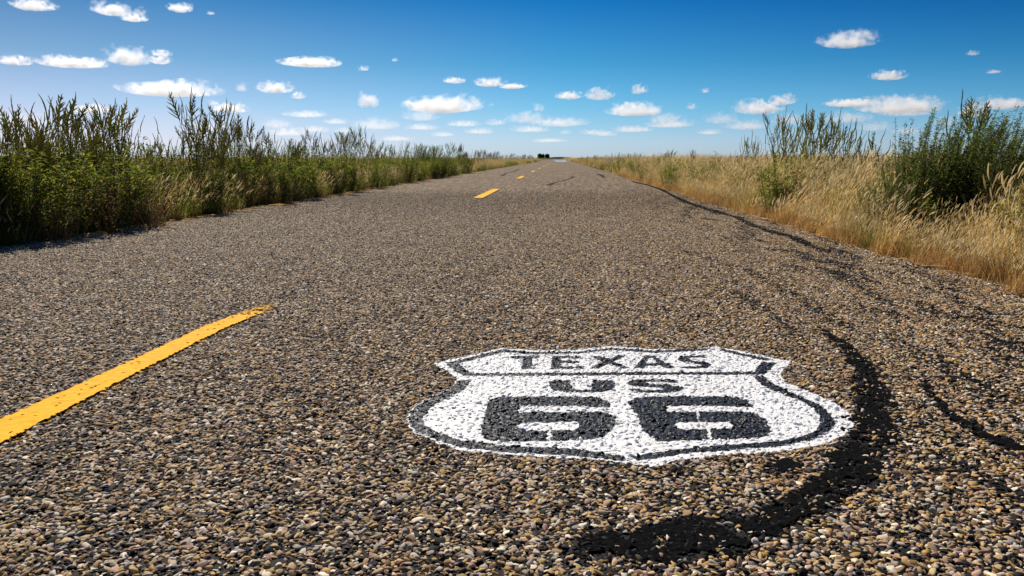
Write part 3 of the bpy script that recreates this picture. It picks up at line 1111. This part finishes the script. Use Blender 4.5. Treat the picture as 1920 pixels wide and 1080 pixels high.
def make_leafy(name, seed, nst, height, rad, leaf, nl, lc, stemc, upright=.25, lw=.4, tipspike=0, curve=.12, wind=.03):
    """a many-stemmed plant: stem mesh and foliage mesh under one root"""
    r = random.Random(seed)
    root = empty(name, (0, 0, 0))
    sb, lb = MB(), MB()
    for k in range(nst):
        a, q = r.uniform(0, 6.28), math.sqrt(r.random())
        p = Vector((math.cos(a) * rad * .25 * q, math.sin(a) * rad * .25 * q, -.02))
        d = Vector((math.cos(a) * q * rad / height * upright * 4, math.sin(a) * q * rad / height * upright * 4, 1)).normalized()
        ln = height * r.uniform(.7, 1.08) * (1 - .15 * q)
        path = [p.copy()]
        for i in range(6):
            p = p + d * ln / 6
            path.append(p.copy())
            d = (d + Vector((r.gauss(wind, .05), r.gauss(0, .05), curve))).normalized()
        sb.tube(path, [.0045 * (1 - .14 * i) for i in range(7)], 4, r.choice(stemc))
        for i in range(nl):
            u = r.uniform(.12, 1) ** .8 * 5.999
            j = int(u)
            b = path[j].lerp(path[j + 1], u - j)
            an = r.uniform(0, 6.28)
            dv = Vector((math.cos(an), math.sin(an), r.uniform(-.1, 1.1)))
            if leaf > .03:                               # leaves sit on short twigs
                b = b + dv.normalized() * r.uniform(0, .035)
            L_ = leaf * r.uniform(.55, 1.2)
            lb.leaf(b, dv, L_, L_ * lw * r.uniform(.7, 1.2), r.choice(lc), r.uniform(0, .4), r)
    link('stem', sb.mesh('stem', M_stem), root)
    link('foliage', lb.mesh('foliage', M_leaf), root)
    return root


KOCHIA = [(.09, .13, .026), (.12, .17, .03), (.055, .085, .02), (.18, .22, .045)]
BROWN = [(.20, .11, .045), (.26, .16, .07), (.14, .08, .035), (.10, .10, .035)]
proto_pig = [make_pigweed(400, 16, 1.6, .9), make_pigweed(401, 18, 1.2, .4), make_pigweed(402, 13, 2.0, .6), make_pigweed(403, 18, .9, .3), make_pigweed(404, 14, 1.2, .9, True), make_pigweed(405, 17, 1.5, .5)]
proto_leafy = [make_leafy('leafy_weed', 420 + i, 18, .66, .40, .042, 84, LEAFC, STEMC, .22, .40) for i in range(4)]
proto_twig = [make_leafy('twiggy_weed', 430 + i, 24, .42, .34, .022, 40, BROWN, BROWN, .25, .35) for i in range(2)]
proto_koch = [make_leafy('shrub', 440 + i, 80, 1.0, .55, .028, 110, KOCHIA, [(.12, .07, .035), (.09, .10, .03)], .26, .42, 0, .05, .07) for i in range(3)]
proto_pig_r = [make_pigweed(410, 10, 1.2, .5, False, True), make_pigweed(411, 12, .9, .2, False, True), make_pigweed(412, 6, 2.2, .3, False, True), make_pigweed(413, 12, .7, .1, False, True), make_pigweed(414, 9, 1.0, .3, True, True), make_pigweed(415, 11, 1.1, .3, False, True)]
used_proto = set()


def place(proto, loc, sc, rz, label, cat, group):
    o = proto if proto not in used_proto else copy_tree(proto)
    used_proto.add(proto)
    o.location = loc
    o.scale = (sc, sc, sc) if not hasattr(sc, '__len__') else sc
    o.rotation_euler = (rnd.gauss(0, .03), rnd.gauss(0, .03), rz)
    return tag(o, label, cat, group)


G_LP = 'tall seeding weeds along the left verge'
left_tops = [(-6, 186, 3.95, 1, 'seeding weed cut off by the left edge of the photo'),
             (60, 198, 4.3, 0, 'seeding weed with a curled tip, leftmost of the tall ones'),
             (117, 183, 4.5, 3, 'tall seeding weed with a thin hooked tip near the left edge'),
             (135, 187, 4.2, 1, None), (192, 193, 4.3, 5, None), (213, 204, 4.6, 3, None), (227, 195, 4.2, 1, 'seeding weed with two upright pointed tails, left of the sky gap'),
             (257, 248, 4.2, 2, 'short seeding weed standing alone in the sky gap'), (312, 253, 4.1, 4, None),
             (372, 177, 4.25, 0, 'tallest seeding weed, its feathery plume bending right into the sky'),
             (392, 222, 4.6, 1, None), (380, 228, 4.2, 4, None), (433, 193, 4.3, 5, 'upright seeding weed with a pointed plume right of the tallest one'), (463, 218, 4.1, 3, 'dark seeding weed with a thick hooked tail'),
             (478, 232, 4.4, 1, None), (415, 240, 4.1, 2, None), (445, 235, 4.8, 0, None), (523, 248, 4.3, 0, None), (550, 262, 4.2, 3, None), (500, 262, 4.0, 2, None), (593, 240, 4.5, 4, None), (613, 266, 4.2, 1, None),
             (645, 250, 4.3, 3, None), (657, 243, 4.1, 5, None), (688, 238, 4.3, 0, 'seeding weed with long tails, last tall one before the round bush'), (672, 255, 4.6, 1, None), (760, 264, 4.3, 2, None),
             (735, 272, 4.4, 3, None), (793, 272, 4.8, 1, None), (847, 267, 4.4, 5, None), (868, 270, 4.6, 3, None), (20, 236, 4.0, 2, None), (85, 215, 4.8, 5, None), (100, 240, 4.1, 4, None), (165, 215, 4.6, 4, None),
             (180, 232, 4.1, 2, None), (150, 226, 4.9, 3, None), (240, 262, 4.3, 1, None), (40, 214, 5.2, 3, None), (350, 258, 4.4, 3, None), (290, 268, 4.5, 5, None), (905, 281, 4.5, 0, None), (935, 284, 4.6, 1, None), (890, 280, 4.3, 2, None),
             (960, 288, 4.6, 3, None), (985, 289, 4.8, 5, None), (630, 262, 5.0, 4, None), (570, 270, 4.6, 5, None), (710, 272, 4.5, 4, None), (820, 274, 4.6, 0, None)]
for px, py, X, k, lab in left_tops:
    p = at_x(px, py, -X)
    h = p[2] * 1.0
    place(proto_pig[k], (p[0] - .08 * h, p[1], 0), h * .985, rnd.uniform(-.5, .5), lab or 'dark seeding weed with upright tails among others in the left verge', 'weed', G_LP)
right_tops = [(1407, 253, 3.0, 1, 'forked seeding weed on the right, standing left of the taller clump'), (1417, 262, 3.2, 3, None), (1460, 207, 3.1, 3, 'tall pointed seeding weed at the left of the clump on the right verge'), (1479, 215, 3.25, 1, None), (1495, 226, 3.0, 5, None),
              (1511, 217, 3.2, 5, None), (1527, 207, 3.05, 1, None), (1549, 205, 3.15, 0, 'seeding weed with a hooked tip, tallest of the clump on the right verge'), (1554, 233, 3.3, 4, None), (1567, 212, 3.2, 3, None), (1591, 230, 3.1, 1, None), (1600, 246, 3.3, 4, None),
              (1862, 182, 3.15, 0, 'tall plumed weed leaning right out of the dark shrub thicket'), (1655, 241, 3.35, 2, 'lone leafy weed between the tall clump and the dark shrub'), (1620, 268, 3.2, 3, None), (1470, 246, 3.1, 5, None), (1535, 244, 3.0, 3, None), (1165, 284, 3.2, 2, None), (1150, 286, 3.0, 1, None), (1182, 287, 3.5, 0, None)]
for px, py, X, k, lab in right_tops:
    p = at_x(px, py, X)
    h = p[2]
    place(proto_pig_r[k], (p[0] - .06 * h, p[1], 0), h * .985, rnd.uniform(-.5, .5), lab or 'olive seeding weed with upright tails on the right verge', 'weed', 'tall seeding weeds on the right verge')
for k in range(54):                                     # shorter ones between them
    px = rnd.choice((rnd.uniform(0, 225), rnd.uniform(350, 490), rnd.uniform(480, 880)))
    p = at_x(px, 288 - rnd.random() ** 1.8 * (62 - px * .05), -4.05 - .9 * rnd.random())
    h = p[2]
    place(rnd.choice(proto_pig), (p[0] - .06 * h, p[1], 0), h * .985, rnd.uniform(-.5, .5), 'dark seeding weed with upright tails among others in the left verge', 'weed', G_LP)
# weeds that carry the left hedge on to the far distance
for k in range(46):
    y = 30 + 130 * (k / 46) ** 1.4 + rnd.uniform(-1, 1)
    place(proto_pig[rnd.choice((0, 1, 2, 3, 5))], (L_EDGE - .3 - 1.6 * rnd.random(), y, 0), rnd.uniform(.75, 1.15), rnd.uniform(-.6, .6), 'small far weed in the hedge along the left road edge', 'weed', 'far weeds along the left road edge')
for k in range(26):
    y = 22 + 110 * (k / 26) ** 1.3 + rnd.uniform(-1, 1)
    place(proto_pig[rnd.choice((1, 2, 3, 5))], (R_EDGE + .3 + 1.5 * rnd.random(), y, 0), rnd.uniform(.55, .95), rnd.uniform(-.6, .6), 'small far weed along the right road edge', 'weed', 'far weeds along the right road edge')
# leafy weeds filling the left verge
for k in range(190):
    y = 4.6 + 34 * (k / 190) ** 1.6 + rnd.uniform(-.3, .3)
    x = L_EDGE - .05 - 1.7 * rnd.random() ** 1.5
    if not in_view(x, y, .3):
        continue
    place(proto_leafy[k % 4], (x, y, 0), rnd.uniform(.8, 1.2), rnd.uniform(0, 6.28), 'low leafy green weed packed into the left verge', 'weed', 'low leafy weeds in the left verge')
for px, py, sc, lab in ((225, 440, 1.15, 'brown twiggy weed at the foot of the left verge, nearest the camera'), (300, 430, .9, None), (120, 455, .8, None), (520, 385, .9, None), (470, 392, .8, None), (600, 366, .8, None)):
    g = ground(px, py)
    place(proto_twig[rnd.randint(0, 1)], (g[0] - .12, g[1] + .1, 0), sc, rnd.uniform(0, 6), lab or 'brown twiggy weed along the left road edge', 'weed', 'brown twiggy weeds at the left road edge')
# low weeds on the right verge
for px, py, sc, k, lab in ((1335, 372, .62, 1, 'small dark upright weed alone at the right road edge'), (1440, 400, .62, 0, 'dark weed in front of the tall clump on the right'), (1485, 396, .95, 2, 'bright green leafy weed below the tall clump on the right'),
                           (1210, 334, .9, 3, None), (1190, 328, .95, 0, None), (1235, 340, .8, 1, None), (1262, 342, .8, 2, None), (1290, 350, .6, 3, None), (1170, 322, 1.0, 1, None), (1320, 352, .6, 0, None), (1150, 317, 1.0, 2, None), (1545, 415, .8, 3, None), (1620, 440, .7, 1, None)):
    g = ground(px, py)
    place(proto_leafy[k], (g[0] + .1, g[1], 0), sc, rnd.uniform(0, 6.28), lab or 'low green weed in the dry grass of the right verge', 'weed', 'low green weeds in the right verge')
for k in range(34):
    y = 8.5 + 26 * (k / 34) ** 1.3
    place(proto_leafy[k % 4], (R_EDGE + .15 + .9 * rnd.random() ** 1.4, y + rnd.uniform(-.4, .4), 0), rnd.uniform(.65, 1.1), rnd.uniform(0, 6.28), 'low green weed in the dry grass of the right verge', 'weed', 'low green weeds in the right verge')
for k in range(20):
    y = 4.9 + 6.5 * k / 20
    place(proto_leafy[k % 4], (R_EDGE + .35 + 1.1 * rnd.random(), y + rnd.uniform(-.2, .2), 0), rnd.uniform(.6, .95), rnd.uniform(0, 6.28), 'low green weed in the dry grass of the right verge', 'weed', 'low green weeds in the right verge')
for px, py, sc in ((1655, 458, 1.0), (1690, 470, .7), (1610, 446, .6), (1560, 432, .5), (1750, 492, .55), (1480, 415, .55), (1400, 395, .5), (1830, 530, .45)):
    g = ground(px, py)
    place(proto_twig[rnd.randint(0, 1)], (g[0] + .14, g[1] + .05, 0), sc, rnd.uniform(0, 6), 'dark twiggy weed with a reddish base, lowest edge of the big shrubs' if sc == 1.0 else 'small brown twiggy weed in the dry grass along the right road edge', 'weed', 'brown twiggy weeds at the right road edge')
# shrubs
for px, py, X, sc, k, lab in ((1748, 226, 2.75, 1.0, 0, 'dark green shrub, left one of the big pair at the right edge'), (1790, 214, 2.95, 1.0, 1, 'tall dark green shrub with a plume leaning right'), (1880, 210, 3.2, 1.0, 2, 'dark green shrub cut by the right edge of the photo'),
                              (1850, 225, 3.5, 1.0, 0, 'dark green shrub behind the big pair on the right'),
                              (1722, 268, 2.62, 1.0, 2, 'lower dark green shrub at the left flank of the big pair'), (1825, 236, 3.0, 1.0, 1, 'dark green shrub filling the middle of the thicket at the right edge'), (1900, 246, 3.05, 1.0, 0, 'dark green shrub low in the thicket by the right edge of the photo'), (795, 268, -4.35, .85, 1, 'round dark bush jutting from the left verge in the middle distance'), (1166, 290, 2.9, .7, 2, 'dark bush on the far right verge near the vanishing road'),
                              (1660, 330, 2.35, .75, 2, 'low dark shrub with a reddish base at the right road edge')):
    p = at_x(px, py, X)
    h = p[2]
    place(proto_koch[k], (p[0], p[1], 0), (h * 1.0 * (1.7 if X < 0 else 1.0), h * (1.7 if X < 0 else 1.0), h * (.98 if X < 0 else 1.12)), rnd.uniform(-.5, .5), lab, 'shrub', 'dark shrubs along the road')

# ------------------------------------------------------------------ far trees
def far_tree(px, py_top, wpx, D, label):
    d = ray(px, py_top)
    t = D / d[1]
    x, h = d[0] * t, HCAM + d[2] * t
    w = wpx * D / FPX
    r = random.Random(px)
    root = empty('tree', (x, D, 0))
    b = MB()
    b.tube([(0, 0, -.1), (.05, 0, h * .3), (0, .05, h * .6)], [.35, .25, .15], 7, (.07, .05, .035))
    link('trunk', b.mesh('trunk', M_stem), root)
    c = MB()
    for i in range(1500):
        p = Vector((r.gauss(0, .28), r.gauss(0, .28), 0))
        p.x = max(-.5, min(.5, p.x)) * w
        p.y = max(-.5, min(.5, p.y)) * w
        p.z = h * r.uniform(.18, 1.0 - .25 * abs(p.x / w))
        c.leaf(p, (r.gauss(0, 1), r.gauss(0, 1), r.gauss(0, .6)), .7, .5, r.choice([(.05, .09, .06), (.07, .11, .07), (.04, .07, .055)]), .1, r)
    link('crown', c.mesh('crown', M_leaf), root)
    return tag(root, label, 'tree')


far_tree(1012, 288.2, 6, 620, 'dark far tree on the horizon, left of the distant three')
far_tree(1018, 289.2, 4.5, 640, 'dark far tree on the horizon, lowest and middle of the distant three')
far_tree(1026, 288.8, 7, 630, 'dark far tree on the horizon, right of the distant three')
b = MB()
r = random.Random(9)
for i in range(1800):
    x = r.uniform(-26, 26)
    b.leaf((x, 1450 + r.uniform(-5, 5), r.uniform(0, 2.6) * (1 - abs(x / 30) ** 2) + .2), (r.gauss(0, 1), r.gauss(0, 1), r.gauss(0, .5)), 1.6, 1.2, r.choice([(.035, .055, .035), (.05, .07, .045)]), .1, r)
tag(link('treeline', b.mesh('treeline', M_leaf)), 'low dark treeline where the road meets the horizon', 'trees', None, 'stuff')

# ------------------------------------------------------------------ clouds
def cloud_mat(name):
    """vapour: thick in the heart of each cloud, torn by noise towards its rim; density and grain come with the object"""
    m = bpy.data.materials.new(name)
    m.use_nodes = True
    n, l = m.node_tree.nodes, m.node_tree.links
    n.remove(n['Principled BSDF'])
    v = n.new('ShaderNodeVolumePrincipled')
    v.inputs['Color'].default_value = (.955, .975, 1, 1)
    v.inputs['Anisotropy'].default_value = 0.5
    tcn = n.new('ShaderNodeTexCoord')
    oi = n.new('ShaderNodeObjectInfo')
    sc_ = n.new('ShaderNodeSeparateColor')
    l.new(oi.outputs['Color'], sc_.inputs[0])
    ln_ = n.new('ShaderNodeVectorMath')
    ln_.operation = 'LENGTH'
    so_ = n.new('ShaderNodeSeparateXYZ')          # the flat underside: density falls off faster downwards
    l.new(tcn.outputs['Object'], so_.inputs[0])
    dn = n.new('ShaderNodeMath')
    dn.operation = 'MULTIPLY'
    dn.inputs[1].default_value = -2.4
    l.new(so_.outputs[2], dn.inputs[0])
    mxz = n.new('ShaderNodeMath')
    mxz.operation = 'MAXIMUM'
    l.new(so_.outputs[2], mxz.inputs[0])
    l.new(dn.outputs[0], mxz.inputs[1])
    co_ = n.new('ShaderNodeCombineXYZ')
    l.new(so_.outputs[0], co_.inputs[0])
    l.new(so_.outputs[1], co_.inputs[1])
    l.new(mxz.outputs[0], co_.inputs[2])
    l.new(co_.outputs[0], ln_.inputs[0])
    cx = n.new('ShaderNodeCombineXYZ')
    a4 = n.new('ShaderNodeMath')
    a4.operation = 'MULTIPLY'
    a4.inputs[1].default_value = 4.3
    l.new(sc_.outputs[1], a4.inputs[0])
    l.new(a4.outputs[0], cx.inputs[0])
    l.new(a4.outputs[0], cx.inputs[1])
    cx.inputs[2].default_value = 1.0
    mu = n.new('ShaderNodeVectorMath')
    mu.operation = 'MULTIPLY'
    l.new(tcn.outputs['Object'], mu.inputs[0])
    l.new(cx.outputs[0], mu.inputs[1])
    ad = n.new('ShaderNodeVectorMath')
    ad.operation = 'ADD'
    l.new(mu.outputs[0], ad.inputs[0])
    l.new(oi.outputs['Location'], ad.inputs[1])
    nz = n.new('ShaderNodeTexNoise')
    nz.inputs['Scale'].default_value = 1.9
    nz.inputs['Detail'].default_value = 5
    nz.inputs['Roughness'].default_value = .6
    l.new(ad.outputs[0], nz.inputs['Vector'])
    m1 = n.new('ShaderNodeMath')                 # noise - radius * k
    m1.operation = 'MULTIPLY_ADD'
    m1.inputs[1].default_value = -0.72
    l.new(ln_.outputs['Value'], m1.inputs[0])
    amp = n.new('ShaderNodeMath')
    amp.operation = 'MULTIPLY_ADD'
    amp.inputs[1].default_value, amp.inputs[2].default_value = 2.3, -.62
    l.new(nz.outputs[0], amp.inputs[0])
    l.new(amp.outputs[0], m1.inputs[2])
    m2 = n.new('ShaderNodeMapRange')
    m2.inputs['From Min'].default_value, m2.inputs['From Max'].default_value = .02, .48
    l.new(m1.outputs[0], m2.inputs['Value'])
    m3 = n.new('ShaderNodeMath')
    m3.operation = 'MULTIPLY'
    l.new(m2.outputs[0], m3.inputs[0])
    l.new(sc_.outputs[0], m3.inputs[1])
    l.new(m3.outputs[0], v.inputs['Density'])
    l.new(v.outputs[0], n['Material Output'].inputs['Volume'])
    return m


M_cloud = cloud_mat('cloud')


def cloud_mesh(seed, mat):
    r = np.random.default_rng(seed)
    bm = bmesh.new()
    bmesh.ops.create_icosphere(bm, subdivisions=4, radius=1)
    V = np.array([v.co[:] for v in bm.verts])
    F = np.array([[v.index for v in f.verts] for f in bm.faces])
    bm.free()
    rad = np.full(len(V), .62)
    for k in range(26):
        d = r.normal(size=3)
        d[2] = abs(d[2]) * .8
        d /= np.linalg.norm(d)
        rad += r.uniform(.05, .22) * np.exp(-((1 - V @ d) / r.uniform(.03, .14)))
    V = V * np.clip(rad, .4, 1.25)[:, None]
    V[:, 2] = np.where(V[:, 2] < 0, V[:, 2] * .42, V[:, 2])
    V /= np.abs(V).max(0)
    return np_mesh('cloud', V, F, mat, None, True)


CM = [cloud_mesh(600 + i, M_cloud) for i in range(9)]
CLOUDS = [(62, 6, 66, 16), (212, 14, 66, 20), (263, 20, 22, 12), (250, 31, 44, 12), (338, 12, 42, 14), (395, 23, 14, 6), (30, 111, 52, 14), (138, 114, 104, 15), (244, 101, 76, 26), (302, 98, 30, 10), (300, 110, 36, 14),
          (583, 114, 96, 14), (682, 127, 22, 7), (740, 111, 12, 5), (315, 162, 154, 24), (455, 161, 22, 14), (517, 161, 58, 16), (559, 177, 26, 10), (690, 183, 40, 22), (827, 192, 140, 26), (852, 149, 36, 9), (918, 152, 52, 13),
          (960, 160, 44, 8), (172, 202, 62, 14), (400, 191, 18, 7), (430, 200, 60, 14), (575, 212, 72, 10), (45, 222, 80, 20), (790, 213, 70, 18), (630, 226, 40, 8), (706, 229, 84, 18), (520, 229, 50, 14), (395, 235, 60, 18),
          (870, 230, 60, 9), (790, 236, 56, 9), (590, 240, 50, 10), (645, 243, 34, 8), (930, 227, 40, 10), (900, 244, 50, 9), (20, 262, 60, 24), (540, 245, 70, 12), (745, 258, 60, 8), (830, 250, 40, 8),
          (1066, 177, 44, 11), (1123, 174, 46, 18), (1198, 165, 28, 14), (1322, 168, 18, 8), (1592, 69, 94, 25), (1667, 139, 58, 14), (1824, 98, 24, 7), (1863, 133, 24, 6), (1190, 202, 92, 20), (1297, 197, 20, 10), (1010, 200, 24, 10),
          (1425, 197, 82, 20), (1466, 185, 48, 16), (1595, 191, 80, 11), (1688, 193, 140, 24), (1700, 206, 100, 14), (1880, 190, 84, 20), (1825, 204, 50, 20), (987, 216, 70, 18), (1050, 226, 100, 14), (1247, 218, 60, 14), (1255, 230, 90, 12),
          (1352, 218, 56, 18), (1400, 232, 80, 14), (1480, 219, 70, 18), (1590, 216, 90, 18), (1186, 240, 72, 10), (1110, 246, 40, 8), (995, 240, 66, 10), (1060, 246, 22, 8), (1330, 246, 46, 8), (1640, 234, 60, 14), (1775, 224, 44, 16),
          (1700, 243, 50, 10), (1135, 248, 46, 10), (1030, 262, 60, 6)]
CL_LAB = {(1592, 69): 'lone white cloud high in the right of the sky', (315, 162): 'long flat white cloud above the tallest weed on the left', (827, 192): 'wide white cloud left of the road’s vanishing point',
          (1688, 193): 'widest white cloud low on the right', (583, 114): 'flat thin cloud in the upper middle left', (244, 101): 'puffy white cloud, tallest of the left group', (212, 14): 'white cloud at the very top left, largest of its cluster',
          (1190, 202): 'oval white cloud just right of the vanishing road', (1667, 139): 'small thin cloud below the lone high one', (690, 183): 'small ragged cloud with a tail pointing right', (138, 114): 'long low cloud left of the puffy one'}
H0 = 330.0
for i, (px, py, w, h) in enumerate(CLOUDS):
    d = ray(px, py + h * .5)
    t = H0 / d[2]
    c = d * t
    D = np.linalg.norm(c)
    k = D / np.linalg.norm(ray(px, py))
    thin = py > 205 or w < 25
    o = link('cloud', CM[i % 9])
    o.color = ((.55 if py > 205 else .9 if thin else 2.1) / (h * k), min(1, w / h / 8), 0, 1)
    o.location = (c[0], c[1], HCAM + c[2])
    o.rotation_euler = (0, 0, math.atan2(-c[0], c[1]))
    sgn = -1 if rnd.random() < .5 else 1
    o.scale = (sgn * w * k * .72, w * k * .45, h * k * 1.25)
    if (px, py) in CL_LAB:
        tag(o, CL_LAB[(px, py)], 'cloud', 'fair-weather clouds')
    elif thin:
        tag(o, 'faint small white cloud low over the horizon' if py > 205 else 'tiny wisp of white cloud in the blue', 'cloud', 'fair-weather clouds')
    else:
        tag(o, 'small white fair-weather cloud in the blue sky', 'cloud', 'fair-weather clouds')
